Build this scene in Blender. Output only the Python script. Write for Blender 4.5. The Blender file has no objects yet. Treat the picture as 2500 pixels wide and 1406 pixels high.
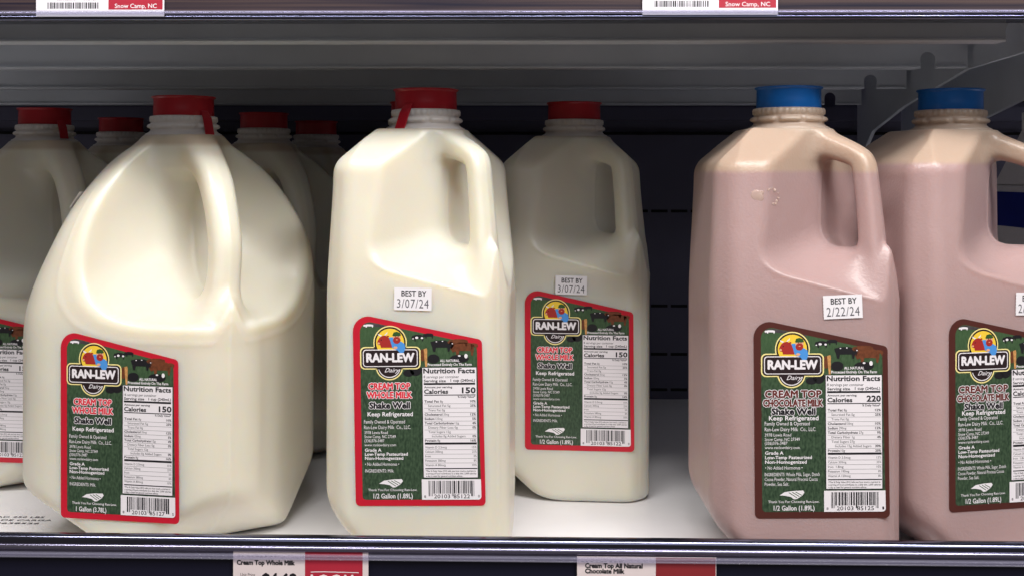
import bpy, bmesh, math, random
import numpy as np
from mathutils import Vector, Matrix

random.seed(7)
C = bpy.context.scene.collection
SC = bpy.context.scene
R = math.radians

# ------------------------------------------------------------------ camera, world, lamps, exposure
cam_d = bpy.data.cameras.new('camera')
cam = bpy.data.objects.new('camera', cam_d); C.objects.link(cam)
cam_d.sensor_width = 36.0
cam_d.lens = 36.0 * 2930 / 2500
cam_d.shift_y = -278 / 2500
cam_d.clip_start = 0.02
cam_d.clip_end = 50
cam.location = (0, -0.64, 0.212)
cam.rotation_euler = (R(90), R(-0.1), R(1.4))
SC.camera = cam

world = bpy.data.worlds.new('World'); SC.world = world
world.use_nodes = True
bgn = world.node_tree.nodes['Background']
bgn.inputs[0].default_value = (1.0, 0.88, 0.76, 1)
bgn.inputs[1].default_value = 0.09

def area(name, loc, target, sx, sy, power, color):
    d = bpy.data.lights.new(name, 'AREA'); d.shape = 'RECTANGLE'
    d.size = sx; d.size_y = sy; d.energy = power; d.color = color
    o = bpy.data.objects.new(name, d); C.objects.link(o)
    o.location = loc
    o.rotation_euler = (Vector(target) - Vector(loc)).to_track_quat('-Z', 'Y').to_euler()
    return o
area('case_strip_light', (-0.42, -0.58, 1.10), (-0.22, 0.08, 0.10), 0.62, 0.10, 8.0, (1.0, 0.965, 0.935))
area('case_strip_light', (0.22, -0.72, 1.07), (0.08, 0.08, 0.10), 0.62, 0.10, 10.0, (1.0, 0.965, 0.935))
area('aisle_strip_light', (0.72, -0.88, 1.00), (0.16, 0.12, 0.12), 0.45, 0.10, 7.8, (1.0, 0.97, 0.95))
area('store_ceiling_light', (0.3, -2.6, 1.5), (0, 0, 0.15), 2.4, 1.2, 12, (0.90, 0.92, 1.0))

SC.view_settings.view_transform = 'Standard'
SC.view_settings.look = 'None'
SC.view_settings.exposure = 0.14
SC.view_settings.gamma = 1.0
SC.view_settings.use_curve_mapping = False
SC.cycles.use_denoising = True
SC.cycles.max_bounces = 10
SC.cycles.transparent_max_bounces = 12
SC.cycles.sample_clamp_indirect = 4.0

# ------------------------------------------------------------------ helpers
def tag(o, label=None, cat=None, group=None, kind=None):
    if label: o['label'] = label
    if cat: o['category'] = cat
    if group: o['group'] = group
    if kind: o['kind'] = kind
    return o

def empty(name, loc, rz=0.0):
    o = bpy.data.objects.new(name, None); C.objects.link(o)
    o.empty_display_size = 0.02
    o.location = loc; o.rotation_euler = (0, 0, rz)
    return o

def link_mesh(name, me, parent=None, loc=None):
    o = bpy.data.objects.new(name, me); C.objects.link(o)
    if parent is not None: o.parent = parent
    if loc is not None: o.location = loc
    return o

def copy_tree(o, parent=None, skip=()):
    c = o.copy(); C.objects.link(c); c.parent = parent
    for ch in list(o.children):
        copy_tree(ch, c)
    return c

def nodes_of(m):
    m.use_nodes = True
    nt = m.node_tree
    return nt, nt.nodes['Principled BSDF']

def mat(name, col, rough=0.5, spec=0.5, metal=0.0, noise=0.0, nscale=60.0, bump=0.0, bscale=400.0, coat=0.0, coat_rough=0.03):
    m = bpy.data.materials.new(name)
    nt, b = nodes_of(m)
    b.inputs['Roughness'].default_value = rough
    b.inputs['Specular IOR Level'].default_value = spec
    b.inputs['Metallic'].default_value = metal
    b.inputs['Coat Weight'].default_value = coat
    b.inputs['Coat Roughness'].default_value = coat_rough
    b.inputs['Base Color'].default_value = (*col, 1)
    tc = nt.nodes.new('ShaderNodeTexCoord')
    if noise:
        n = nt.nodes.new('ShaderNodeTexNoise'); n.inputs['Scale'].default_value = nscale
        n.inputs['Detail'].default_value = 4
        nt.links.new(tc.outputs['Object'], n.inputs['Vector'])
        r = nt.nodes.new('ShaderNodeValToRGB')
        r.color_ramp.elements[0].position = 0.3; r.color_ramp.elements[1].position = 0.7
        r.color_ramp.elements[0].color = (*[c * (1 - noise) for c in col], 1)
        r.color_ramp.elements[1].color = (*[min(1, c * (1 + noise)) for c in col], 1)
        nt.links.new(n.outputs['Fac'], r.inputs['Fac'])
        nt.links.new(r.outputs['Color'], b.inputs['Base Color'])
    if bump:
        n2 = nt.nodes.new('ShaderNodeTexNoise'); n2.inputs['Scale'].default_value = bscale
        nt.links.new(tc.outputs['Object'], n2.inputs['Vector'])
        bp = nt.nodes.new('ShaderNodeBump'); bp.inputs['Strength'].default_value = bump
        bp.inputs['Distance'].default_value = 0.0005
        nt.links.new(n2.outputs['Fac'], bp.inputs['Height'])
        nt.links.new(bp.outputs['Normal'], b.inputs['Normal'])
    return m

def milk_mat(name, low, high, radius, sss, bump, level_default):
    """translucent HDPE filled with milk: the tint changes at the fill level stored on each jug body"""
    m = bpy.data.materials.new(name)
    nt, b = nodes_of(m)
    tc = nt.nodes.new('ShaderNodeTexCoord')
    sep = nt.nodes.new('ShaderNodeSeparateXYZ'); nt.links.new(tc.outputs['Object'], sep.inputs[0])
    at = nt.nodes.new('ShaderNodeAttribute'); at.attribute_type = 'OBJECT'; at.attribute_name = 'fill_level'
    wob = nt.nodes.new('ShaderNodeTexNoise'); wob.inputs['Scale'].default_value = 35
    nt.links.new(tc.outputs['Object'], wob.inputs['Vector'])
    w2 = nt.nodes.new('ShaderNodeMath'); w2.operation = 'MULTIPLY_ADD'; w2.inputs[1].default_value = 0.0024; w2.inputs[2].default_value = -0.0012
    nt.links.new(wob.outputs['Fac'], w2.inputs[0])
    s1 = nt.nodes.new('ShaderNodeMath'); s1.operation = 'SUBTRACT'
    nt.links.new(sep.outputs['Z'], s1.inputs[0]); nt.links.new(at.outputs['Fac'], s1.inputs[1])
    s2 = nt.nodes.new('ShaderNodeMath'); s2.operation = 'ADD'
    nt.links.new(s1.outputs[0], s2.inputs[0]); nt.links.new(w2.outputs[0], s2.inputs[1])
    mr = nt.nodes.new('ShaderNodeMapRange'); mr.inputs['From Min'].default_value = -0.0012; mr.inputs['From Max'].default_value = 0.0012
    nt.links.new(s2.outputs[0], mr.inputs['Value'])
    mx = nt.nodes.new('ShaderNodeMix'); mx.data_type = 'RGBA'
    nt.links.new(mr.outputs[0], mx.inputs['Factor'])
    mx.inputs['A'].default_value = (*low, 1); mx.inputs['B'].default_value = (*high, 1)
    # faint mottling of the liquid behind the wall
    n = nt.nodes.new('ShaderNodeTexNoise'); n.inputs['Scale'].default_value = 18; n.inputs['Detail'].default_value = 3
    nt.links.new(tc.outputs['Object'], n.inputs['Vector'])
    mr2 = nt.nodes.new('ShaderNodeMapRange'); mr2.inputs['To Min'].default_value = 0.94; mr2.inputs['To Max'].default_value = 1.06
    nt.links.new(n.outputs['Fac'], mr2.inputs['Value'])
    mm = nt.nodes.new('ShaderNodeMix'); mm.data_type = 'RGBA'; mm.blend_type = 'MULTIPLY'; mm.inputs['Factor'].default_value = 1
    nt.links.new(mx.outputs['Result'], mm.inputs['A']); nt.links.new(mr2.outputs[0], mm.inputs['B'])
    nt.links.new(mm.outputs['Result'], b.inputs['Base Color'])
    b.inputs['Roughness'].default_value = 0.33
    b.inputs['Specular IOR Level'].default_value = 0.5
    b.inputs['Subsurface Weight'].default_value = sss
    b.inputs['Subsurface Radius'].default_value = radius
    b.inputs['Subsurface Scale'].default_value = 0.026
    # slow ripples of the thin blown wall
    n3 = nt.nodes.new('ShaderNodeTexNoise'); n3.inputs['Scale'].default_value = 32; n3.inputs['Detail'].default_value = 1.5
    nt.links.new(tc.outputs['Object'], n3.inputs['Vector'])
    b3 = nt.nodes.new('ShaderNodeBump'); b3.inputs['Strength'].default_value = 0.22; b3.inputs['Distance'].default_value = 0.0035
    nt.links.new(n3.outputs['Fac'], b3.inputs['Height'])
    last = b3
    if bump:
        n2 = nt.nodes.new('ShaderNodeTexNoise'); n2.inputs['Scale'].default_value = 620; n2.inputs['Detail'].default_value = 2
        nt.links.new(tc.outputs['Object'], n2.inputs['Vector'])
        bp = nt.nodes.new('ShaderNodeBump'); bp.inputs['Strength'].default_value = bump; bp.inputs['Distance'].default_value = 0.0004
        nt.links.new(n2.outputs['Fac'], bp.inputs['Height']); nt.links.new(b3.outputs['Normal'], bp.inputs['Normal'])
        last = bp
    nt.links.new(last.outputs['Normal'], b.inputs['Normal'])
    return m

M = {}
M['milk'] = milk_mat('whole_milk_jug', (0.71, 0.672, 0.565), (0.55, 0.455, 0.345), (1.0, 0.66, 0.34), 0.75, 0.10, 0.23)
M['choc'] = milk_mat('chocolate_milk_jug', (0.42, 0.288, 0.280), (0.47, 0.350, 0.272), (1.0, 0.62, 0.45), 0.4, 0.42, 0.21)
M['neck_milk'] = milk_mat('milk_jug_neck', (0.64, 0.58, 0.54), (0.64, 0.58, 0.54), (1, .8, .6), 0.5, 0, 0.2)
M['neck_choc'] = milk_mat('chocolate_jug_neck', (0.46, 0.345, 0.27), (0.46, 0.345, 0.27), (1, .8, .6), 0.5, 0, 0.2)
M['cap_red'] = mat('cap_red', (0.36, 0.004, 0.014), 0.34, 0.4, noise=0.08, nscale=90)
M['cap_blue'] = mat('cap_blue', (0.004, 0.115, 0.42), 0.34, 0.4, noise=0.08, nscale=90)
M['red'] = mat('label_red', (0.52, 0.010, 0.028), 0.38, noise=0.05)
M['brown'] = mat('label_brown', (0.075, 0.019, 0.015), 0.38, noise=0.08)
M['white'] = mat('print_white', (0.80, 0.76, 0.79), 0.45)
M['black'] = mat('print_black', (0.010, 0.009, 0.012), 0.45)
M['dark'] = mat('emblem_brown_black', (0.020, 0.010, 0.012), 0.42)
M['yellow'] = mat('emblem_yellow', (0.85, 0.58, 0.05), 0.42)
M['cream'] = mat('emblem_outline_cream', (0.86, 0.74, 0.30), 0.42)
M['bullred'] = mat('emblem_bull_red', (0.36, 0.025, 0.02), 0.42)
M['blue'] = mat('emblem_blue', (0.07, 0.28, 0.68), 0.42)
M['skin'] = mat('emblem_skin', (0.75, 0.38, 0.22), 0.42)
M['dgreen'] = mat('emblem_cap_green', (0.03, 0.09, 0.02), 0.42)
M['cowbrown'] = mat('cow_brown', (0.14, 0.04, 0.015), 0.45, noise=0.3, nscale=500)
M['post'] = mat('post_orange', (0.55, 0.27, 0.09), 0.45, noise=0.3, nscale=400)
M['treeline'] = mat('photo_treeline', (0.06, 0.05, 0.055), 0.45, noise=0.5, nscale=500)
M['letterred'] = mat('letter_red', (0.70, 0.03, 0.05), 0.42)
M['letterbrown'] = mat('letter_brown', (0.13, 0.025, 0.02), 0.42)
M['paper'] = mat('sticker_paper', (0.80, 0.77, 0.80), 0.6)
M['ink'] = mat('stamp_ink', (0.09, 0.085, 0.10), 0.6)
M['tagred'] = mat('tag_red', (0.42, 0.022, 0.045), 0.4, noise=0.05)
M['tagmaroon'] = mat('tag_maroon', (0.24, 0.022, 0.028), 0.4, noise=0.05)
M['tagpaper'] = mat('tag_paper', (0.72, 0.62, 0.62), 0.5, noise=0.03)
M['tagwhite'] = mat('tag_white', (0.78, 0.76, 0.82), 0.5)

def grass_mat():
    m = bpy.data.materials.new('label_grass_photo')
    nt, b = nodes_of(m)
    tc = nt.nodes.new('ShaderNodeTexCoord')
    mp = nt.nodes.new('ShaderNodeMapping'); mp.inputs['Scale'].default_value = (900, 900, 380)
    nt.links.new(tc.outputs['Object'], mp.inputs['Vector'])
    n = nt.nodes.new('ShaderNodeTexNoise'); n.inputs['Scale'].default_value = 1; n.inputs['Detail'].default_value = 4
    nt.links.new(mp.outputs[0], n.inputs['Vector'])
    r = nt.nodes.new('ShaderNodeValToRGB')
    r.color_ramp.elements[0].position = 0.32; r.color_ramp.elements[0].color = (0.015, 0.034, 0.018, 1)
    r.color_ramp.elements[1].position = 0.72; r.color_ramp.elements[1].color = (0.062, 0.105, 0.058, 1)
    nt.links.new(n.outputs['Fac'], r.inputs['Fac'])
    # the pictured field is lighter at the far end of the pasture
    sep = nt.nodes.new('ShaderNodeSeparateXYZ'); nt.links.new(tc.outputs['Object'], sep.inputs[0])
    mr = nt.nodes.new('ShaderNodeMapRange'); mr.inputs['From Min'].default_value = 0.06; mr.inputs['From Max'].default_value = 0.095
    mr.inputs['To Min'].default_value = 0; mr.inputs['To Max'].default_value = 0.55
    nt.links.new(sep.outputs['Z'], mr.inputs['Value'])
    mx = nt.nodes.new('ShaderNodeMix'); mx.data_type = 'RGBA'
    nt.links.new(mr.outputs[0], mx.inputs['Factor']); nt.links.new(r.outputs['Color'], mx.inputs['A'])
    mx.inputs['B'].default_value = (0.060, 0.125, 0.046, 1)
    nt.links.new(mx.outputs['Result'], b.inputs['Base Color'])
    b.inputs['Roughness'].default_value = 0.38
    return m
M['grass'] = grass_mat()

# ------------------------------------------------------------------ large structure: back wall, shelves
M['wall'] = mat('back_wall_navy', (0.10, 0.10, 0.165), 0.5, noise=0.15, nscale=6)
M['slot'] = mat('slot_black', (0.002, 0.002, 0.003), 0.9)
M['deck'] = mat('shelf_white_enamel', (0.90, 0.89, 0.91), 0.36, noise=0.03, nscale=25)
M['steel'] = mat('shelf_grey_enamel', (0.66, 0.70, 0.77), 0.42, noise=0.08, nscale=14)
M['railblack'] = mat('rail_black_gloss', (0.15, 0.155, 0.23), 0.15, 0.6, metal=1.0)
M['raillilac'] = mat('rail_clear_grey', (0.24, 0.225, 0.32), 0.18, 0.6, metal=0.85)
M['railnavy'] = mat('rail_navy_panel', (0.008, 0.008, 0.020), 0.35, 0.4)
M['railbrown'] = mat('rail_upper_panel', (0.045, 0.036, 0.045), 0.3, 0.5)
def painted_reflection():  # brown streaked reflection on the glossy upper rail, painted into its base colour
    m = M['railbrown']; nt = m.node_tree; b = nt.nodes['Principled BSDF']
    tc = nt.nodes.new('ShaderNodeTexCoord'); mp = nt.nodes.new('ShaderNodeMapping'); mp.inputs['Scale'].default_value = (5, 60, 420)
    nt.links.new(tc.outputs['Object'], mp.inputs['Vector'])
    n = nt.nodes.new('ShaderNodeTexNoise'); n.inputs['Scale'].default_value = 1; n.inputs['Detail'].default_value = 5
    nt.links.new(mp.outputs[0], n.inputs['Vector'])
    r = nt.nodes.new('ShaderNodeValToRGB')
    r.color_ramp.elements[0].position = 0.35; r.color_ramp.elements[0].color = (0.012, 0.011, 0.024, 1)
    r.color_ramp.elements[1].position = 0.7; r.color_ramp.elements[1].color = (0.085, 0.055, 0.050, 1)
    nt.links.new(n.outputs['Fac'], r.inputs['Fac']); nt.links.new(r.outputs['Color'], b.inputs['Base Color'])
painted_reflection()
def clear_mat():
    m = bpy.data.materials.new('clear_plastic_lip')
    m.use_nodes = True; nt = m.node_tree
    for n in list(nt.nodes): nt.nodes.remove(n)
    out = nt.nodes.new('ShaderNodeOutputMaterial')
    t = nt.nodes.new('ShaderNodeBsdfTransparent'); t.inputs[0].default_value = (0.92, 0.92, 0.96, 1)
    g = nt.nodes.new('ShaderNodeBsdfPrincipled'); g.inputs['Base Color'].default_value = (0.5, 0.48, 0.6, 1); g.inputs['Roughness'].default_value = 0.12
    mx = nt.nodes.new('ShaderNodeMixShader'); mx.inputs[0].default_value = 0.16
    nt.links.new(t.outputs[0], mx.inputs[1]); nt.links.new(g.outputs[0], mx.inputs[2]); nt.links.new(mx.outputs[0], out.inputs[0])
    return m
M['clear'] = clear_mat()

XL, XR = -0.75, 0.75

class MB:
    """collects polygons with materials into one mesh"""
    def __init__(s): s.v = []; s.f = []; s.m = []; s.mats = []; s.smooth = []
    def mi(s, m):
        if m not in s.mats: s.mats.append(m)
        return s.mats.index(m)
    def poly(s, pts, m, smooth=False):
        n = len(s.v); s.v.extend(pts); s.f.append(tuple(range(n, n + len(pts)))); s.m.append(s.mi(m)); s.smooth.append(smooth)
    def mesh(s, verts, faces, m, smooth=False):
        n = len(s.v); s.v.extend(verts); k = s.mi(m)
        for f in faces: s.f.append(tuple(i + n for i in f)); s.m.append(k); s.smooth.append(smooth)
    def box(s, a, b, m):
        (x0, y0, z0), (x1, y1, z1) = a, b
        v = [(x0,y0,z0),(x1,y0,z0),(x1,y1,z0),(x0,y1,z0),(x0,y0,z1),(x1,y0,z1),(x1,y1,z1),(x0,y1,z1)]
        f = [(0,3,2,1),(4,5,6,7),(0,1,5,4),(1,2,6,5),(2,3,7,6),(3,0,4,7)]
        s.mesh(v, f, m)
    def extrude_x(s, prof, x0, x1, m, smooth=False):
        """closed (y,z) profile extruded along x"""
        n = len(prof)
        v = [(x0, y, z) for y, z in prof] + [(x1, y, z) for y, z in prof]
        f = [(i, (i + 1) % n, n + (i + 1) % n, n + i) for i in range(n)]
        s.mesh(v, f, m, smooth)
        s.mesh([(x0, y, z) for y, z in prof], [tuple(range(n))], m); s.mesh([(x1, y, z) for y, z in prof], [tuple(range(n))[::-1]], m)
    def build(s, name, parent=None, loc=None, bevel=0.0):
        me = bpy.data.meshes.new(name)
        me.from_pydata([tuple(p) for p in s.v], [], s.f)
        for m in s.mats: me.materials.append(M[m])
        me.polygons.foreach_set('material_index', s.m)
        me.polygons.foreach_set('use_smooth', s.smooth)
        bm = bmesh.new(); bm.from_mesh(me); bmesh.ops.recalc_face_normals(bm, faces=bm.faces); bm.to_mesh(me); bm.free()
        me.update()
        o = link_mesh(name, me, parent, loc)
        if bevel:
            md = o.modifiers.new('bevel', 'BEVEL'); md.width = bevel; md.segments = 2; md.limit_method = 'ANGLE'
        return o

def arc(cy, cz, r, a0, a1, n=10):
    return [(cy + r * math.cos(R(a0 + (a1 - a0) * i / n)), cz + r * math.sin(R(a0 + (a1 - a0) * i / n))) for i in range(n + 1)]

# back wall of the cooler with rows of air slots
BW = 0.50
b = MB()
b.box((XL - .1, BW, -0.1), (XR + .1, BW + 0.01, 0.42), 'wall')
b.box((XL, BW - 0.012, 0.262), (XR, BW - 0.001, 0.275), 'wall')
b.box((XL, BW - 0.006, 0.249), (XR, BW - 0.0005, 0.2515), 'slot')
for z in (0.177, 0.0875, 0.042, 0.0085):
    x = -0.70
    while x < 0.70:
        b.box((x, BW - 0.0006, z - 0.0013), (x + 0.0155, BW + 0.001, z + 0.0013), 'slot'); x += 0.0187
bw = b.build('back_wall'); tag(bw, 'dark navy cooler back wall with rows of black air slots', 'wall', kind='structure')

# lower shelf
low = empty('display_shelf', (0, 0, 0))
tag(low, 'white enamel cooler shelf with black front rail carrying the milk jugs', 'shelf')
FR = -0.018          # plane of the ticket rails
b = MB(); b.box((XL, FR + 0.0022, -0.012), (XR, BW - 0.002, 0.0), 'deck'); b.build('shelf_deck', low, bevel=0.001)
def half_round(b, yc, zc, r, m, y_back):
    prof = [(y_back, zc - r)] + [(yc - r * math.cos(R(t)), zc + r * math.sin(R(t))) for t in range(-90, 91, 10)] + [(y_back, zc + r)]
    b.extrude_x(prof, XL, XR, m, True)
# front rail: a black nose and the clear ticket channel below it
b = MB()
half_round(b, FR + 0.0005, 0.0206, 0.0032, 'railblack', FR + 0.0020)
b.box((XL, FR + 0.0004, -0.024), (XR, FR + 0.0020, 0.0173), 'railnavy')
b.build('front_rail', low)
b = MB()
half_round(b, FR - 0.0018, 0.0176, 0.0017, 'raillilac', FR + 0.0003)
b.box((XL, FR - 0.0020, 0.0128), (XR, FR + 0.0002, 0.0160), 'raillilac')
b.build('ticket_channel', low)
b = MB()
half_round(b, FR - 0.0036, 0.0142, 0.0006, 'clear', FR - 0.0034)
half_round(b, FR - 0.0036, 0.0128, 0.0005, 'clear', FR - 0.0034)
b.box((XL, FR - 0.0034, 0.0127), (XR, FR - 0.0030, 0.0152), 'clear')
b.build('clear_lip', low)

# upper shelf
up = empty('display_shelf', (0, 0, 0.30))
tag(up, 'grey enamel cooler shelf overhead with ribbed underside and dark ticket rail', 'shelf')
def zl(z): return z - 0.30
b = MB(); b.box((XL, 0.004, zl(0.3095)), (XR, BW - 0.014, zl(0.3135)), 'steel'); b.build('shelf_deck', up)
def rib(y, zb, zt, x1, slot_x, thick=0.0012, flange=0.012):
    """sheet metal cross rib with a keyhole slot cut up from its lower edge"""
    b = MB()
    w = 0.0050; top = zb + 0.0112
    pts = [(XL, zb), (slot_x - w * .95, zb)]
    pts += [(slot_x - w * .95, zb + 0.003), (slot_x - w, zb + 0.0045)]
    pts += [(slot_x + w * math.cos(R(t)), top - w + w * math.sin(R(t))) for t in range(180, -1, -15)]
    pts += [(slot_x + w, zb + 0.0045), (slot_x + w * .95, zb + 0.003), (slot_x + w * .95, zb), (x1, zb), (x1, zt), (XL, zt)]
    n = len(pts)
    fr = [(x, y, zl(z)) for x, z in pts]; bk = [(x, y + thick, zl(z)) for x, z in pts]
    b.poly(fr, 'steel'); b.poly(bk[::-1], 'steel')
    b.mesh(fr + bk, [(i, (i + 1) % n, n + (i + 1) % n, n + i) for i in range(n)], 'steel')
    b.box((XL, y + thick, zl(zb)), (slot_x - w - .001, y + flange, zl(zb + 0.0012)), 'steel')
    # rolled lower edge
    prof = [(y - 0.0006 + 0.0011 * math.cos(R(t)), zl(zb + 0.0011) + 0.0011 * math.sin(R(t))) for t in range(0, 360, 30)]
    b.extrude_x(prof, XL, slot_x - w - 0.0004, 'steel', True)
    b.extrude_x(prof, slot_x + w + 0.0004, x1 - 0.002, 'steel', True)
    return b.build('cross_rib', up)
rib(0.026, 0.2850, 0.3095, 0.370, 0.2600)
rib(0.173, 0.2832, 0.3095, 0.286, 0.2595)
rib(0.308, 0.2790, 0.3095, 0.286, 0.2580)
rib(0.440, 0.2740, 0.3095, 0.286, 0.2580)
def bracket(x, t, pts, name='shelf_bracket'):
    b = MB(); n = len(pts)
    l = [(x, y, zl(z)) for y, z in pts]; r_ = [(x + t, y, zl(z)) for y, z in pts]
    b.poly(l, 'steel'); b.poly(r_[::-1], 'steel')
    b.mesh(l + r_, [(i, (i + 1) % n, n + (i + 1) % n, n + i) for i in range(n)], 'steel')
    return b.build(name, up, bevel=0.0006)
bracket(0.290, 0.003, [(0.030, 0.3094), (0.030, 0.287), (0.09, 0.2858), (0.19, 0.2838), (0.33, 0.2665), (0.42, 0.25), (0.47, 0.22), (0.47, 0.3094)])
bracket(0.330, 0.003, [(0.030, 0.3094), (0.030, 0.285), (0.09, 0.2745), (0.19, 0.264), (0.33, 0.245), (0.42, 0.225), (0.47, 0.20), (0.47, 0.3094)])
b = MB()
half_round(b, FR + 0.0005, zl(0.2932), 0.0014, 'railblack', FR + 0.0020)
half_round(b, FR - 0.0004, zl(0.2955), 0.0009, 'raillilac', FR + 0.0020)
b.box((XL, FR, zl(0.2964)), (XR, FR + 0.0020, zl(0.330)), 'railbrown')
b.box((XL, FR + 0.0021, zl(0.2925)), (XR, 0.0040, zl(0.3300)), 'railblack')
b.build('front_rail', up)
b = MB()
half_round(b, FR - 0.0026, zl(0.2956), 0.0005, 'clear', FR - 0.0024)
b.box((XL, FR - 0.0024, zl(0.2946)), (XR, FR - 0.0021, zl(0.2966)), 'clear')
b.build('clear_lip', up)

# ------------------------------------------------------------------ text made from the built-in font
_tc = {}
def glyphs(s, bold=0.0, shear=0.0, spacing=1.0):
    key = (s, bold, shear, spacing)
    if key in _tc: return _tc[key]
    cu = bpy.data.curves.new('t', 'FONT'); cu.body = s; cu.size = 1.0; cu.offset = bold; cu.shear = shear
    cu.space_character = spacing; cu.resolution_u = 2; cu.fill_mode = 'FRONT'
    o = bpy.data.objects.new('t', cu); C.objects.link(o)
    dg = bpy.context.evaluated_depsgraph_get()
    me = o.evaluated_get(dg).to_mesh()
    v = np.array([tuple(p.co[:2]) for p in me.vertices]) if len(me.vertices) else np.zeros((0, 2))
    f = [tuple(p.vertices) for p in me.polygons]
    o.evaluated_get(dg).to_mesh_clear()
    bpy.data.objects.remove(o); bpy.data.curves.remove(cu)
    _tc[key] = (v, f)
    return v, f
CAP = float(glyphs('H')[0][:, 1].max())

class Print(MB):
    """flat print in millimetre-like drawing units mapped onto the local x,z plane, facing -y"""
    def __init__(s, ox, oz, k, step=0.00004):
        super().__init__(); s.ox, s.oz, s.k, s.step = ox, oz, k, step
    def P(s, x, y, layer): return ((x - s.ox) * s.k, -layer * s.step, (s.oz - y) * s.k)
    def shape(s, pts, m, layer): s.poly([s.P(x, y, layer) for x, y in pts], m)
    def rect(s, x0, y0, x1, y1, m, layer): s.shape([(x0, y1), (x1, y1), (x1, y0), (x0, y0)], m, layer)
    def disc(s, cx, cy, r, m, layer, ry=None, a0=0, a1=360, n=40):
        ry = ry or r
        s.shape([(cx + r * math.cos(R(a0 + (a1 - a0) * i / n)), cy - ry * math.sin(R(a0 + (a1 - a0) * i / n))) for i in range(n if a1 - a0 >= 360 else n + 1)], m, layer)
    def rrect(s, x0, y0, x1, y1, r, m, layer): s.shape(rounded([(x0, y1), (x1, y1), (x1, y0), (x0, y0)], [r] * 4), m, layer)
    def text(s, t, x0, x1, ytop, ybase, m, layer, bold=0.0, shear=0.0, spacing=1.0):
        """weight is added by overprinting the glyphs slightly shifted, like a thick stroke"""
        v, f = glyphs(t, 0.0, shear, spacing)
        if not len(v): return
        bx0, bx1 = v[:, 0].min(), v[:, 0].max()
        sx = (x1 - x0) / max(1e-6, bx1 - bx0); sy = (ybase - ytop) / CAP
        n = 0 if bold <= 0.004 else (5 if bold < 0.03 else 10)
        sh = [(0, 0)] + [(math.cos(2*math.pi*j/n), math.sin(2*math.pi*j/n)) for j in range(n)]
        for j, (cx, cy) in enumerate(sh):
            dx, dy = cx * bold * sy, cy * bold * sy
            s.mesh([s.P(x0 + (a - bx0) * sx + dx, ybase - b_ * sy + dy, layer + 0.03 * j) for a, b_ in v], f, m)

def rounded(pts, rad, n=8):
    out = []; k = len(pts)
    for i in range(k):
        p = Vector(pts[i]); a = Vector(pts[i - 1]); c = Vector(pts[(i + 1) % k]); r = rad[i]
        d1 = (a - p).normalized(); d2 = (c - p).normalized()
        ang = d1.angle(d2); t = min(r / math.tan(ang / 2), (a - p).length * .49, (c - p).length * .49); rr = t * math.tan(ang / 2)
        cen = p + (d1 + d2).normalized() * (rr / math.sin(ang / 2))
        s0 = p + d1 * t - cen; s1 = p + d2 * t - cen
        a0 = math.atan2(s0.y, s0.x); da = math.atan2(s1.y, s1.x) - a0
        while da > math.pi: da -= 2 * math.pi
        while da < -math.pi: da += 2 * math.pi
        for j in range(n + 1):
            q = a0 + da * j / n; out.append((cen.x + rr * math.cos(q), cen.y + rr * math.sin(q)))
    return out

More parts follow.
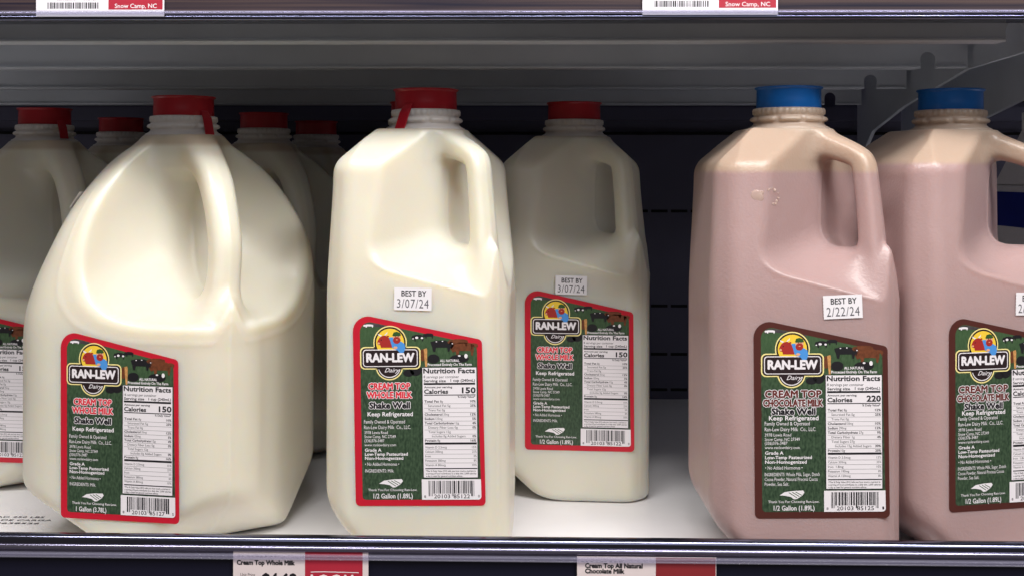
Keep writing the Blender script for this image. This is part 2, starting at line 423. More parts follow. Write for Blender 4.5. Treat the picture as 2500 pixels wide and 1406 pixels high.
LK = 0.0702 / 892.0          # drawing unit in metres
def make_label(kind, parent, loc, scale_x=1.0):
    choc = kind == 'choc'
    bord = 'brown' if choc else 'red'
    p = Print(514, 1343, LK)
    p.shape(rounded([(72, 1343), (967, 1343), (957, 208), (68, 16)], [32, 32, 34, 105]), bord, 0)
    p.shape(rounded([(120, 1300), (939, 1300), (921, 240), (116, 64)], [24, 24, 10, 70]), 'grass', 1)
    # pasture picture: tree line, cows, post
    p.shape([(150, 90), (205, 86), (420, 131), (415, 140), (300, 118), (205, 112), (140, 118)], 'treeline', 2)
    def cow(x, y, w, h, m, head=-1, patches=()):
        p.shape([(x - w*.5, y - h*.35), (x - w*.2, y - h*.5), (x + w*.25, y - h*.48), (x + w*.5, y - h*.3), (x + w*.5, y + h*.05),
                 (x + w*.44, y + h*.5), (x + w*.36, y + h*.5), (x + w*.33, y + h*.14), (x - w*.22, y + h*.14), (x - w*.26, y + h*.5), (x - w*.36, y + h*.5), (x - w*.42, y + h*.05)], m, 3)
        hx = x + head * w * .55
        p.shape([(hx + head*w*.12, y - h*.05), (hx, y + h*.25), (hx - head*w*.14, y + h*.15), (hx - head*w*.12, y - h*.3), (hx, y - h*.4)], m, 3.4)
        for (dx, dy, r) in patches: p.disc(x + dx*w, y + dy*h, r*w*.75, 'white', 4, ry=r*h*0.9, n=10)
    cow(180, 106, 60, 22, 'white')
    cow(520, 192, 72, 46, 'black', -1, ((-.15, -.05, .2), (.35, .0, .16), (-.5, .1, .1)))
    cow(592, 178, 62, 36, 'black')
    cow(672, 248, 140, 78, 'black', 1, ((-.2, -.38, .05), (.1, -.42, .05), (.58, -.2, .05)))
    cow(800, 226, 120, 50, 'cowbrown', -1)
    cow(832, 270, 140, 92, 'cowbrown', -1)
    cow(900, 250, 44, 40, 'cowbrown', 1)
    p.disc(800, 336, 66, 'black', 3.2, ry=28, n=16); p.disc(846, 318, 12, 'white', 4, ry=16, n=10); p.disc(800, 316, 10, 'white', 4, ry=6, n=8)
    p.disc(622, 336, 42, 'black', 3.2, ry=32, n=16)
    p.disc(548, 310, 20, 'cowbrown', 3.0, ry=42, n=14)
    p.shape([(556, 268), (576, 262), (580, 275), (578, 390), (566, 390), (560, 330)], 'post', 4.2)
    p.disc(450, 432, 38, 'black', 3.1, ry=24, n=16); p.disc(500, 412, 40, 'black', 3.1, ry=40, n=16)
    lab = p.build('label', parent, loc); lab.scale = (scale_x, 1, 1)
    # lettering on the green side
    q = Print(514, 1343, LK)
    if choc:
        for t, x0, x1, y0, y1 in (('CREAM TOP', 143, 514, 496, 541), ('CHOCOLATE MILK', 131, 524, 556, 600)):
            q.text(t, x0, x1, y0, y1, 'white', 4, bold=0.105); q.text(t, x0, x1, y0, y1, 'letterbrown', 5, bold=0.045)
        rows = [('Shake Well', 187, 474, 614, 654, 2), ('Keep Refrigerated', 168, 495, 664, 692, 1), ('Family Owned & Operated', 139, 438, 702, 726, 0),
                ('Ran-Lew Dairy Milk  Co., LLC.', 139, 480, 740, 764, 0), ('3978 Lewis Road', 139, 314, 779, 799, 0), ('Snow Camp, NC 27349', 139, 371, 808, 828, 0),
                ('(336)376-3487', 139, 289, 834, 854, 0), ('www.ranlewdairy.com', 139, 371, 864, 882, 0), ('Grade A', 141, 262, 898, 919, 1),
                ('Low-Temp Pasteurized', 141, 450, 928, 949, 1), ('Non-Homogenized', 141, 416, 958, 979, 1), ('• No Added Hormones •', 141, 388, 996, 1018, 0),
                ('INGREDIENTS: Whole Milk, Sugar, Dutch', 137, 502, 1040, 1062, 0), ('Cocoa Powder, Natural Process Cocoa', 137, 488, 1072, 1094, 0), ('Powder, Sea Salt.', 137, 297, 1104, 1126, 0)]
    else:
        for t, x0, x1, y0, y1 in (('CREAM TOP', 172, 458, 500, 542), ('WHOLE MILK', 160, 470, 560, 602)):
            q.text(t, x0, x1, y0, y1, 'white', 4, bold=0.105); q.text(t, x0, x1, y0, y1, 'letterred', 5, bold=0.045)
        rows = [('Shake Well', 178, 454, 632, 672, 2), ('Keep Refrigerated', 163, 474, 698, 726, 1), ('Family Owned & Operated', 137, 420, 752, 776, 0),
                ('Ran-Lew Dairy Milk  Co., LLC.', 137, 460, 790, 814, 0), ('3978 Lewis Road', 139, 300, 828, 848, 0), ('Snow Camp, NC 27349', 139, 355, 856, 876, 0),
                ('(336)376-3487', 139, 276, 884, 904, 0), ('www.ranlewdairy.com', 139, 356, 914, 932, 0), ('Grade A', 141, 254, 948, 969, 1),
                ('Low-Temp Pasteurized', 141, 436, 976, 997, 1), ('Non-Homogenized', 141, 404, 1004, 1025, 1), ('• No Added Hormones •', 141, 376, 1044, 1066, 0),
                ('INGREDIENTS: Milk.', 141, 340, 1090, 1112, 0)]
    for t, x0, x1, y0, y1, w in rows:
        if w == 2:
            q.text(t, x0, x1, y0, y1, 'white', 4, bold=0.12); q.text(t, x0, x1, y0, y1, 'black', 5, bold=0.052)
        else:
            q.text(t, x0, x1, y0, y1, 'white', 4, bold=0.026 if w == 1 else 0.004)
    # little state outline with stripes, thank-you line, volume
    q.shape([(235, 1190), (270, 1168), (330, 1160), (392, 1158), (400, 1172), (385, 1192), (350, 1214), (330, 1216), (310, 1200), (270, 1192)], 'white', 4)
    for i in range(3): q.shape([(300 + 22*i, 1170 - 2*i), (352 + 16*i, 1204 - 8*i), (350 + 16*i, 1208 - 8*i), (294 + 22*i, 1172 - 2*i)], 'dgreen', 5)
    q.text('Thank You For Choosing Ran-Lew.', 160, 498, 1224, 1240, 'white', 4, bold=0.008)
    vol = '1 Gallon (3.78L)' if kind == 'gallon' else '1/2 Gallon (1.89L)'
    q.text(vol, 196 if kind != 'gallon' else 190, 466 if kind != 'gallon' else 420, 1258, 1290, 'white', 4, bold=0.014)
    q.text('ALL NATURAL', 668, 800, 340, 357, 'white', 5, bold=0.022)
    q.text('Processed Entirely On The Farm', 582, 884, 366, 383, 'white', 5, bold=0.026)
    q.build('lettering', lab)
    # emblem: yellow disc with bull and farmer over a name plaque
    e = Print(514, 1343, LK)
    e.disc(325, 222, 116, 'cream', 5); e.rrect(116, 250, 534, 405, 34, 'cream', 5); e.disc(318, 385, 95, 'cream', 5)
    e.disc(325, 222, 108, 'dark', 6); e.rrect(125, 258, 525, 397, 28, 'dark', 6); e.disc(318, 385, 86, 'dark', 6)
    e.disc(318, 385, 78, 'white', 7, a0=195, a1=345); e.disc(318, 383, 73, 'dark', 8, a0=190, a1=350)
    e.disc(325, 222, 97, 'yellow', 7)
    e.shape([(250, 190), (268, 176), (292, 172), (312, 186), (330, 200), (338, 256), (262, 256), (258, 238), (244, 236), (236, 222), (240, 208)], 'bullred', 8)
    e.shape([(262, 180), (246, 172), (240, 158), (250, 164), (270, 172)], 'white', 8.4); e.shape([(292, 172), (306, 162), (308, 146), (300, 156), (284, 170)], 'white', 8.4)
    e.disc(246, 226, 9, 'skin', 9, ry=7, n=12); e.disc(264, 203, 4, 'black', 9.2, n=10); e.shape([(296, 178), (314, 172), (320, 180), (304, 190)], 'bullred', 8.6)
    e.shape([(318, 186), (346, 184), (352, 222), (400, 214), (424, 230), (430, 262), (418, 288), (392, 290), (380, 272), (340, 258), (330, 222)], 'blue', 8.2)
    e.disc(372, 188, 27, 'skin', 9, ry=32, n=20); e.disc(371, 206, 26, 'bullred', 9.6, ry=24, n=18)
    e.shape([(342, 172), (350, 152), (372, 146), (394, 154), (402, 172), (394, 176), (350, 178)], 'dgreen', 10)
    e.disc(364, 180, 3, 'black', 10.2, n=8); e.disc(382, 180, 3, 'black', 10.2, n=8); e.disc(372, 202, 7, 'skin', 10.2, ry=3, n=10)
    e.rrect(136, 268, 514, 387, 22, 'white', 9.2); e.rrect(142, 274, 508, 381, 18, 'dark', 10)
    e.shape([(350, 262), (372, 254), (424, 240), (430, 262), (418, 290), (392, 294), (378, 276)], 'blue', 10.6)
    e.disc(362, 256, 14, 'skin', 11, ry=9, n=14)
    e.text('RAN-LEW', 163, 488, 296, 352, 'white', 11.5, bold=0.050)
    e.text('Dairy', 285, 388, 396, 424, 'white', 9.5, bold=0.006, shear=0.45)
    e.build('emblem', lab)
    # nutrition table
    t = Print(514, 1343, LK)
    t.rect(541, 392, 920, 1152, 'black', 6); t.rect(545, 396, 916, 1148, 'white', 7)
    t.text('Nutrition Facts', 553, 905, 401, 433, 'black', 8, bold=0.036)
    t.text('16 servings per container' if kind == 'gallon' else '8 servings per container', 553, 796, 449, 467, 'black', 8, bold=0.002)
    t.text('Serving size', 555, 705, 477, 494, 'black', 8, bold=0.026); t.text('1 cup (240mL)', 738, 905, 474, 492, 'black', 8, bold=0.022)
    t.rect(553, 500, 906, 513, 'black', 8)
    t.text('Amount per serving', 556, 748, 522, 535, 'black', 8, bold=0.026)
    t.text('Calories', 556, 719, 545, 573, 'black', 8, bold=0.036)
    t.text('220' if choc else '150', 817, 908, 533, 570, 'black', 8, bold=0.040)
    t.rect(555, 580, 908, 586, 'black', 8); t.text('% Daily Value*', 786, 905, 589, 602, 'black', 8, bold=0.024)
    if choc:
        rws = [('Total Fat', '8g', '12%', 0, 1), ('', 'Saturated Fat 5g', '25%', 1, 1), ('', 'Trans Fat 0g', '', 1, 0), ('Cholesterol', '30mg', '10%', 0, 1), ('Sodium', '290mg', '12%', 0, 1),
               ('Total Carbohydrate', '27g', '9%', 0, 1), ('', 'Dietary Fiber 1g', '4%', 1, 1), ('', 'Total Sugars 27g', '', 1, 0), ('', 'Includes 15g Added Sugars', '30%', 2, 1), ('Protein', '10g', '20%', 0, 1)]
        vit = [('Vitamin D 2.5mcg', '15%'), ('Calcium 350mg', '35%'), ('Iron  1.8mg', '10%'), ('Potassium 190mg', '8%'), ('Vitamin A 120mcg', '8%')]
    else:
        rws = [('Total Fat', '8g', '10%', 0, 1), ('', 'Saturated Fat 5g', '25%', 1, 1), ('', 'Trans Fat 0g', '', 1, 0), ('Cholesterol', '35mg', '12%', 0, 1), ('Sodium', '125mg', '5%', 0, 1),
               ('Total Carbohydrate', '12g', '4%', 0, 1), ('', 'Dietary Fiber Less 0g', '0%', 1, 1), ('', 'Total Sugars 12g', '', 1, 0), ('', 'Includes 0g Added Sugars', '0%', 2, 1), ('Protein', '8g', '16%', 0, 1)]
        vit = [('Vitamin D 2.5mcg', '15%'), ('Calcium 300mg', '25%'), ('Iron', '0%'), ('Potassium 380mg', '8%'), ('Vitamin A 80mcg', '10%')]
    W = 9.6
    for i, (bt, rt, pc, ind, hb) in enumerate(rws):
        y = 634 + i * 29.8; x = 557 + ind * 24
        if i: t.rect(555 + (50 if ind == 2 else 0), y - 22, 910, y - 20.4, 'black', 8)
        if bt:
            w = len(bt) * 11.0; t.text(bt, x, x + w, y - 15, y, 'black', 8, bold=0.028); x += w + 8
        t.text(rt, x, x + len(rt) * W, y - 15, y, 'black', 8)
        if pc: t.text(pc, 910 - len(pc) * 13, 908, y - 15, y, 'black', 8, bold=0.026)
    t.rect(556, 908, 912, 922, 'black', 8)
    for i, (a_, c_) in enumerate(vit):
        y = 948 + i * 30.4
        if i: t.rect(556, y - 22, 912, y - 20.4, 'black', 8)
        t.text(a_, 557, 557 + len(a_) * 9.3, y - 15, y, 'black', 8); t.text(c_, 912 - len(c_) * 11, 910, y - 15, y, 'black', 8)
    t.rect(556, 1083, 914, 1090, 'black', 8)
    for i, (s_, xe) in enumerate((('*The % Daily Value (DV) tells you how much a nutrient in', 902), ('a serving of food contributes to a daily diet. 2,000 calories', 906), ('a day is used for general nutrition advice.', 812))):
        t.text(s_, 560, xe, 1098 + 17*i, 1109 + 17*i, 'black', 8, bold=0.012)
    t.build('nutrition_panel', lab)
    # barcode
    c = Print(514, 1343, LK)
    c.shape(rounded([(530, 1300), (939, 1300), (937, 1160), (530, 1160)], [1, 22, 2, 2]), 'white', 6)
    rnd = random.Random({'choc': 3, 'half': 5, 'gallon': 9}[kind]); x = 577.0; i = 0
    while x < 893:
        w = rnd.choice((3.4, 3.4, 6.8, 10.2)); guard = x < 604 or x > 868 or 728 < x < 744
        c.rect(x, 1170, x + w, 1276 if guard else 1258, 'black', 7); x += w + rnd.choice((3.4, 3.4, 6.8, 6.8)); i += 1
    code = {'choc': ('85125', '1'), 'half': ('85122', '0'), 'gallon': ('85127', '5')}[kind]
    c.text('8', 546, 558, 1270, 1287, 'black', 7, bold=.01); c.text('20103', 614, 724, 1264, 1290, 'black', 7, bold=.01)
    c.text(code[0], 748, 860, 1264, 1290, 'black', 7, bold=.01); c.text(code[1], 916, 927, 1267, 1285, 'black', 7, bold=.01)
    c.build('barcode', lab)
    return lab

def date_sticker(parent, date, x, yface, z, tilt=0.0, w=0.0203, h=0.0122):
    p = Print(0, 0, 0.001, 0.00005)
    W, H = w * 500, h * 500
    p.rect(-W, -H, W, H, 'paper', 0)
    # torn edge perforation nicks
    for i in range(7): p.rect(-W - .12, -H + 1.6*i + .5, -W, -H + 1.6*i + 1.1, 'paper', 0)
    o = p.build('date_sticker', parent, (x, yface, z)); o.rotation_euler = (0, R(tilt), 0)
    q = Print(0, 0, 0.001, 0.00005)
    q.text('BEST BY', -6.2, 7.2, -4.5, -1.5, 'black', 1, bold=0.018)
    q.text(date, -8.6, 8.6, 0.1, 4.8, 'ink', 1, bold=-0.008, spacing=1.1)
    q.build('date_print', o)
    return o

# ------------------------------------------------------------------ jug bodies: implicit shapes meshed with surface nets
def smax(a, b, k):
    h = np.maximum(k - np.abs(a - b), 0) / k
    return np.maximum(a, b) + h * h * k * 0.25
def smin(a, b, k): return -smax(-a, -b, k)
def rbox2(x, y, a, r):
    qx = np.abs(x) - (a - r); qy = np.abs(y) - (a - r)
    return np.hypot(np.maximum(qx, 0), np.maximum(qy, 0)) + np.minimum(np.maximum(qx, qy), 0) - r
def sstep(a, b, x):
    t = np.clip((x - a) / (b - a), 0, 1); return t * t * (3 - 2 * t)
def catmull(pts, n=5):
    P = [pts[0]] + list(pts) + [pts[-1]]; out = []
    for i in range(1, len(P) - 2):
        p0, p1, p2, p3 = [np.array(q) for q in P[i-1:i+3]]
        for j in range(n):
            t = j / n
            out.append(tuple(0.5 * (2*p1 + (p2-p0)*t + (2*p0-5*p1+4*p2-p3)*t*t + (3*p1-p0-3*p2+p3)*t**3)))
    return out + [tuple(pts[-1])]
def strap(u, v, z, pts, hu, hv, p=3.0):
    """rounded bar swept along a smooth (u,z) curve; the third number of each point scales it"""
    pts = catmull(pts)
    best = np.full(u.shape, 1e3); sc = np.ones(u.shape)
    for i in range(len(pts) - 1):
        (u0, z0, s0), (u1, z1, s1) = pts[i], pts[i + 1]
        du, dz = u1 - u0, z1 - z0; L2 = du * du + dz * dz
        t = np.clip(((u - u0) * du + (z - z0) * dz) / L2, 0, 1)
        sg = s0 + (s1 - s0) * t
        q = np.hypot(u - u0 - t * du, z - z0 - t * dz) / sg
        w = q < best
        best = np.where(w, q, best); sc = np.where(w, sg, sc)
    d = ((best / hu) ** p + (np.abs(v) / (hv * sc)) ** p) ** (1 / p)
    return (d - 1) * min(hu, hv) * sc

A_H = 0.051
def sdf_half(x, y, z):
    u = (x - y) / math.sqrt(2); v = (x + y) / math.sqrt(2)
    tp = sstep(0.138, 0.222, z)
    a = A_H - 0.0045 * tp
    xs = x + 0.0016 * tp; ys = y - 0.0016 * tp
    side = rbox2(xs, ys, a, 0.003)
    m = (np.abs(xs) + np.abs(ys)) / math.sqrt(2)
    side = smax(side, m - (0.0640 - 0.0050 * tp), 0.004)
    zs = 0.2165
    roof = (np.maximum(rbox2(x + 0.001, y - 0.001, 0.0475, 0.004), m - 0.0600) + (z - zs) * 1.12) * 0.66
    body = smax(side, roof, 0.004)
    ch = (np.maximum(-x, y) - (0.0200 + z * 1.12)) * 0.666
    body = smax(body, ch, 0.010)
    body = smax(body, (np.abs(v) - (0.0500 + z * 0.80)) * 0.78, 0.006)
    body = smax(body, -z, 0.007)
    neck = np.maximum(np.hypot(x, y) - 0.0215, np.abs(z - 0.225) - 0.0135)
    body = smin(body, neck, 0.005)
    # hand grip scooped out of the corner
    uw = 0.0203 - 0.95 * v * v - 0.025 * np.abs(v)
    line = 0.1612 - (u - 0.0238) * 0.36
    vf = np.maximum(A_H * math.sqrt(2) - u, 0.008)
    t = sstep(0.0, 1.0, np.clip(1 - np.abs(v) / vf, 0, 1))
    zf = line + (0.1725 - line) * t
    cut = smax(uw - u, (zf - z) * 0.9, 0.012)
    bead = np.exp(-((cut - 0.0010) / 0.0010) ** 2) * sstep(0.012, 0.022, u) * sstep(0.066, 0.056, u) * sstep(0.200, 0.172, z)
    body = body - 0.0009 * bead
    body = smax(body, -cut, 0.0030)
    core = np.maximum((np.hypot(x, y) - (0.0215 - 0.40 * np.maximum(0.2200 - z, 0))) * 0.9, z - 0.2385)
    body = smin(body, core, 0.006)
    h = strap(u, v, z, [(0.012, 0.2335, 1.35), (0.028, 0.2275, 1.15), (0.0415, 0.2222, 0.98), (0.0464, 0.2172, 0.97), (0.0484, 0.205, 0.97), (0.0504, 0.188, 1.0), (0.0518, 0.172, 1.08), (0.0525, 0.160, 1.2), (0.0515, 0.146, 1.3)], 0.0059, 0.0070)
    body = smin(body, h, 0.007)
    body = body - 0.0004 * np.exp(-(v / 0.0011) ** 2) * sstep(0.0, 0.008, z) * sstep(0.232, 0.220, z)   # mould parting line
    return smax(body, z - 0.2375, 0.001)

A_G = 0.0712
def sdf_gallon(x, y, z):
    xc = x
    x = x + 0.0046 * (1 - sstep(0.11, 0.180, z)) - 0.0018 * sstep(0.13, 0.175, z) * sstep(0.228, 0.205, z)     # the belly sits a little to the left of the neck
    u = (x - y) / math.sqrt(2); v = (x + y) / math.sqrt(2)
    t = np.clip((z - 0.1235) / (0.2405 - 0.1235), 0, 0.9995)
    s = np.sqrt(1 - t ** 1.78)
    a = A_G * s; r = np.minimum(0.031, a)
    side = rbox2(x, y, a, r) * (1 - 0.25 * t)
    m = (np.abs(x) + np.abs(y)) / math.sqrt(2)
    ch = (m - (0.0475 + z * 1.22)) * 0.63
    body = smax(side, ch, 0.006)
    body = smax(body, -z, 0.009)
    # hand pocket
    uw = 0.0090 + 2.6 * v * v
    vf = np.maximum(A_G * math.sqrt(2) - u - 0.006, 0.010)
    q = sstep(0.0, 1.0, np.clip(1 - np.abs(v) / vf, 0, 1))
    zf = 0.1290 + 0.012 * q
    cut = smax(uw - u, (zf - z) * 0.95, 0.055)
    ridge = np.exp(-((cut - 0.0092) / 0.0011) ** 2) * sstep(-0.002, 0.006, u - 0.0) * sstep(0.215, 0.195, z)
    body = body - 0.0004 * ridge
    body = smax(body, -cut, 0.0045)
    core = np.maximum((np.hypot(xc, y) - (0.0215 - 0.55 * np.maximum(0.2150 - z, 0))) * 0.88, z - 0.2355)
    body = smin(body, core, 0.008)
    h = strap(u, v, z, [(0.014, 0.2280, 1.5), (0.030, 0.2225, 1.25), (0.0440, 0.2125, 1.08), (0.0555, 0.196, 1.0), (0.0630, 0.176, 1.0), (0.0670, 0.155, 1.0), (0.0680, 0.140, 1.15), (0.066, 0.122, 1.5)], 0.0085, 0.0090, 2.6)
    body = smin(body, h, 0.011)
    body = body - 0.0004 * np.exp(-(v / 0.0012) ** 2) * sstep(0.0, 0.008, z) * sstep(0.228, 0.215, z)   # mould parting line
    return smax(body, z - 0.2350, 0.001)

def surface_net(sdf, lo, hi, h):
    ax = [np.arange(lo[i], hi[i] + h, h) for i in range(3)]
    X, Y, Z = np.meshgrid(*ax, indexing='ij')
    F = sdf(X, Y, Z)
    nx, ny, nz = F.shape
    S = F < 0
    cnt = np.zeros((nx-1, ny-1, nz-1), np.int8)
    for i in (0, 1):
        for j in (0, 1):
            for k in (0, 1):
                cnt += S[i:nx-1+i, j:ny-1+j, k:nz-1+k]
    act = (cnt > 0) & (cnt < 8)
    idx = -np.ones(act.shape, np.int64); I = np.argwhere(act); idx[act] = np.arange(len(I))
    V = np.stack([ax[d][I[:, d]] + h * 0.5 for d in range(3)], 1)
    faces = []
    for d in range(3):
        o1, o2 = (d + 1) % 3, (d + 2) % 3
        sl0 = [slice(None)] * 3; sl1 = [slice(None)] * 3
        sl0[d] = slice(0, -1); sl1[d] = slice(1, None)
        E = S[tuple(sl0)] != S[tuple(sl1)]
        P = np.argwhere(E)
        ok = (P[:, o1] > 0) & (P[:, o2] > 0) & (P[:, o1] < F.shape[o1] - 1) & (P[:, o2] < F.shape[o2] - 1)
        P = P[ok]
        ins = S[P[:, 0], P[:, 1], P[:, 2]]
        def cell(a, b_):
            Q = P.copy(); Q[:, o1] -= a; Q[:, o2] -= b_
            return idx[Q[:, 0], Q[:, 1], Q[:, 2]]
        q = np.stack([cell(1, 1), cell(0, 1), cell(0, 0), cell(1, 0)], 1)
        q[~ins] = q[~ins][:, ::-1]
        faces.append(q)
    Q = np.concatenate(faces)
    e = h * 0.25
    for it in range(5):       # pull the vertices onto the surface
        x, y, z = V[:, 0], V[:, 1], V[:, 2]
        f = sdf(x, y, z)
        g = np.stack([sdf(x+e, y, z) - sdf(x-e, y, z), sdf(x, y+e, z) - sdf(x, y-e, z), sdf(x, y, z+e) - sdf(x, y, z-e)], 1) / (2 * e)
        n2 = (g * g).sum(1) + 1e-4
        st = (f / n2)[:, None] * g
        L = np.linalg.norm(st, axis=1, keepdims=True); st *= np.minimum(1, 0.8 * h / np.maximum(L, 1e-12))
        V = V - 0.9 * st
        if it < 3:            # and even them out a little
            acc = np.zeros_like(V); c = np.zeros(len(V))
            for a_, b_ in ((0, 1), (1, 2), (2, 3), (3, 0)):
                np.add.at(acc, Q[:, a_], V[Q[:, b_]]); np.add.at(acc, Q[:, b_], V[Q[:, a_]])
                np.add.at(c, Q[:, a_], 1); np.add.at(c, Q[:, b_], 1)
            V = 0.5 * V + 0.5 * acc / c[:, None]
    return V, Q

def mesh_np(name, V, Q, m):
    me = bpy.data.meshes.new(name)
    me.vertices.add(len(V)); me.vertices.foreach_set('co', V.astype(np.float32).ravel())
    me.loops.add(Q.size); me.loops.foreach_set('vertex_index', Q.astype(np.int32).ravel())
    me.polygons.add(len(Q)); me.polygons.foreach_set('loop_start', np.arange(0, Q.size, 4, dtype=np.int32))
    me.polygons.foreach_set('use_smooth', np.ones(len(Q), bool))
    me.update(calc_edges=True); me.validate()
    me.materials.append(M[m])
    return me

HV, HQ = surface_net(sdf_half, (-0.056, -0.056, -0.003), (0.056, 0.056, 0.2405), 0.00125)
GV, GQ = surface_net(sdf_gallon, (-0.084, -0.078, -0.003), (0.078, 0.078, 0.238), 0.0015)
me_half_milk = mesh_np('body', HV, HQ, 'milk')
me_half_choc = me_half_milk.copy(); me_half_choc.materials[0] = M['choc']
me_gallon = mesh_np('body', GV, GQ, 'milk')

def lathe(prof, seg, mod=None):
    """prof: list of (r,z); mod(r,z,i,theta) may change the radius"""
    V = []; F = []
    for i, (r, z) in enumerate(prof):
        for j in range(seg):
            th = 2 * math.pi * j / seg
            rr = mod(r, z, i, th) if mod else r
            V.append((rr * math.cos(th), rr * math.sin(th), z))
    for i in range(len(prof) - 1):
        for j in range(seg):
            k = (j + 1) % seg
            F.append((i * seg + j, i * seg + k, (i + 1) * seg + k, (i + 1) * seg + j))
    return V, F

def make_neck(zb, m, parent):
    """collar below the cap: flare, ring of long beads, ratchet teeth"""
    prof = [(0.0205, -0.0035), (0.0222, -0.0030), (0.0228, -0.0018), (0.0226, -0.0004), (0.0206, 0.0006), (0.0196, 0.0016), (0.0194, 0.0026), (0.0199, 0.0033), (0.0199, 0.0042), (0.0199, 0.0052), (0.0194, 0.0059),
            (0.0193, 0.0066), (0.0196, 0.0072), (0.0197, 0.0090), (0.0193, 0.0102), (0.0180, 0.0106), (0.015, 0.0106)]
    def mod(r, z, i, th):
        if 7 <= i <= 9:
            c = (th * 9 / (2 * math.pi)) % 1.0
            w = min(1.0, max(0.0, (0.5 - abs(c - 0.5)) * 9 - 0.5))
            return r + (0.0017 if i == 8 else 0.0011) * w
        if i == 0 or i > 15: return r
        if 12 <= i <= 14:
            c = (th * 36 / (2 * math.pi)) % 1.0
            return r + (0.0005 if c < 0.55 else 0.0)
        return r
    V, F = lathe(prof, 180, mod)
    b = MB(); b.mesh(V, F, m, True)
    return b.build('neck', parent, (0, 0, zb))

def make_cap(zb, m, parent):
    prof = [(0.0168, 0.0000), (0.0178, 0.0000), (0.0180, 0.0004), (0.0179, 0.0050), (0.0178, 0.0105), (0.0180, 0.0112), (0.0189, 0.0117), (0.0190, 0.0121), (0.0188, 0.0125), (0.0172, 0.0125), (0.0168, 0.0118), (0.0165, 0.0100), (0.0004, 0.0098)]
    V, F = lathe(prof, 96)
    b = MB(); b.mesh(V, F, m, True)
    return b.build('cap', parent, (0, 0, zb))

def pull_tab(cap, m, ang, lean, out=0.0212, length=0.0165, w=0.0034):
    """tear strip hanging down from the lower edge of the cap, ang in the cap's plane"""
    b = MB(); n = 10; L = []; t = 0.0009
    for i in range(n + 1):
        f = i / n
        zz = 0.0035 - f * length
        rr = 0.0184 + (out - 0.0184) * min(1, f * 3) + 0.0035 * max(0, f - .35)
        off = lean * f * length
        ww = w * (0.75 + 0.25 * min(1, f * 4))
        L.append((rr, off, zz, ww))
    V = []; F = []
    for rr, off, zz, ww in L:
        V += [(off - ww, -rr, zz), (off + ww, -rr, zz), (off + ww, -rr + t, zz), (off - ww, -rr + t, zz)]
    for i in range(n):
        for j in range(4):
            k = (j + 1) % 4
            F.append((4*i + j, 4*i + k, 4*i + 4 + k, 4*i + 4 + j))
    F.append((3, 2, 1, 0)); F.append((4*n, 4*n + 1, 4*n + 2, 4*n + 3))
    b.mesh(V, F, m, False)
    # thin torn thread looping back to the cap
    prev = None
    o = b.build('pull_tab', cap, bevel=0.0004); o.rotation_euler = (0, 0, R(ang))
    return o

def make_jug(kind, loc, rz):
    gal = kind == 'gallon'
    root = empty('milk_jug', loc, R(rz))
    me = {'gallon': me_gallon, 'half': me_half_milk, 'choc': me_half_choc}[kind]
    body = link_mesh('body', me, root); body['fill_level'] = {'gallon': 0.2285, 'half': 0.236, 'choc': 0.2135}[kind]
    dz = -0.0025 if gal else 0.0
    make_neck(0.2385 + dz, 'neck_choc' if kind == 'choc' else 'neck_milk', root)
    make_cap(0.2484 + dz, 'cap_blue' if kind == 'choc' else 'cap_red', root)
    if gal: make_label('gallon', root, (-0.0033, -A_G - 0.0006, 0.0212), 1.0)
    else: make_label(kind, root, (0.0015, -A_H - 0.00025, 0.0330))
    return root

def child(o, name):
    for c in o.children:
        if c.name.split('.')[0] == name: return c

def place(proto, first, loc, rz, label, group):
    o = proto if first else copy_tree(proto)
    o.location = loc; o.rotation_euler = (0, 0, R(rz))
    tag(o, label, 'milk jug', group)
    return o

G1, G2, G3 = 'gallon jugs of whole milk', 'half gallon jugs of whole milk', 'half gallon jugs of chocolate milk'
gp = make_jug('gallon', (0, 0, 0), 0)
hp = make_jug('half', (0, 0, 0), 0)
cp = make_jug('choc', (0, 0, 0), 0)
gal = [place(gp, i == 0, l, r, t, G1) for i, (l, r, t) in enumerate([
    ((-0.2175, 0.085, 0), -9, 'large round gallon jug of whole milk at the shelf front, wide handle facing out'),
    ((-0.3580, 0.217, 0), -5, 'gallon milk jug with red cap cut off by the left edge of the photo'),
    ((-0.2140, 0.281, 0), -7, 'gallon milk jug standing directly behind the large front gallon jug'),
    ((-0.3550, 0.366, 0), 4, 'shadowed gallon milk jug, only its dark red cap showing between two nearer gallon jugs'),
    ((-0.2010, 0.427, 0), -12, 'dimmest gallon milk jug deep in the shelf by the back wall')])]
half = [place(hp, i == 0, l, r, t, G2) for i, (l, r, t) in enumerate([
    ((-0.0673, 0.058, 0), -1, 'half gallon whole milk jug at the shelf front with red tab hanging from its cap'),
    ((0.0225, 0.186, 0), -4, 'half gallon whole milk jug set back, date sticker overlapping its red label'),
    ((-0.0850, 0.182, 0), -3, 'half gallon whole milk jug almost hidden behind the front half gallon jug')])]
choc = [place(cp, i == 0, l, r, t, G3) for i, (l, r, t) in enumerate([
    ((0.1395, 0.041, 0), 1.5, 'chocolate milk jug with blue cap and date sticker reading 2/22/24'),
    ((0.2365, 0.060, 0), 14, 'chocolate milk jug with blue cap at the right edge of the photo')])]
child(choc[1], 'body')['fill_level'] = 0.2180
child(half[0], 'label').rotation_euler = (0, R(-0.9), 0)
child(choc[0], 'label').rotation_euler = (0, R(-0.4), 0)
lb = child(half[1], 'label'); lb.location.z += 0.001; lb.location.x += 0.0040
child(choc[0], 'label').location.x += 0.0042; child(half[0], 'label').location.x += 0.0014
pull_tab(child(gal[0], 'cap'), 'cap_red', 58 + 9, 0.0, length=0.015)
pull_tab(child(gal[1], 'cap'), 'cap_red', 62, 0.0, length=0.013)
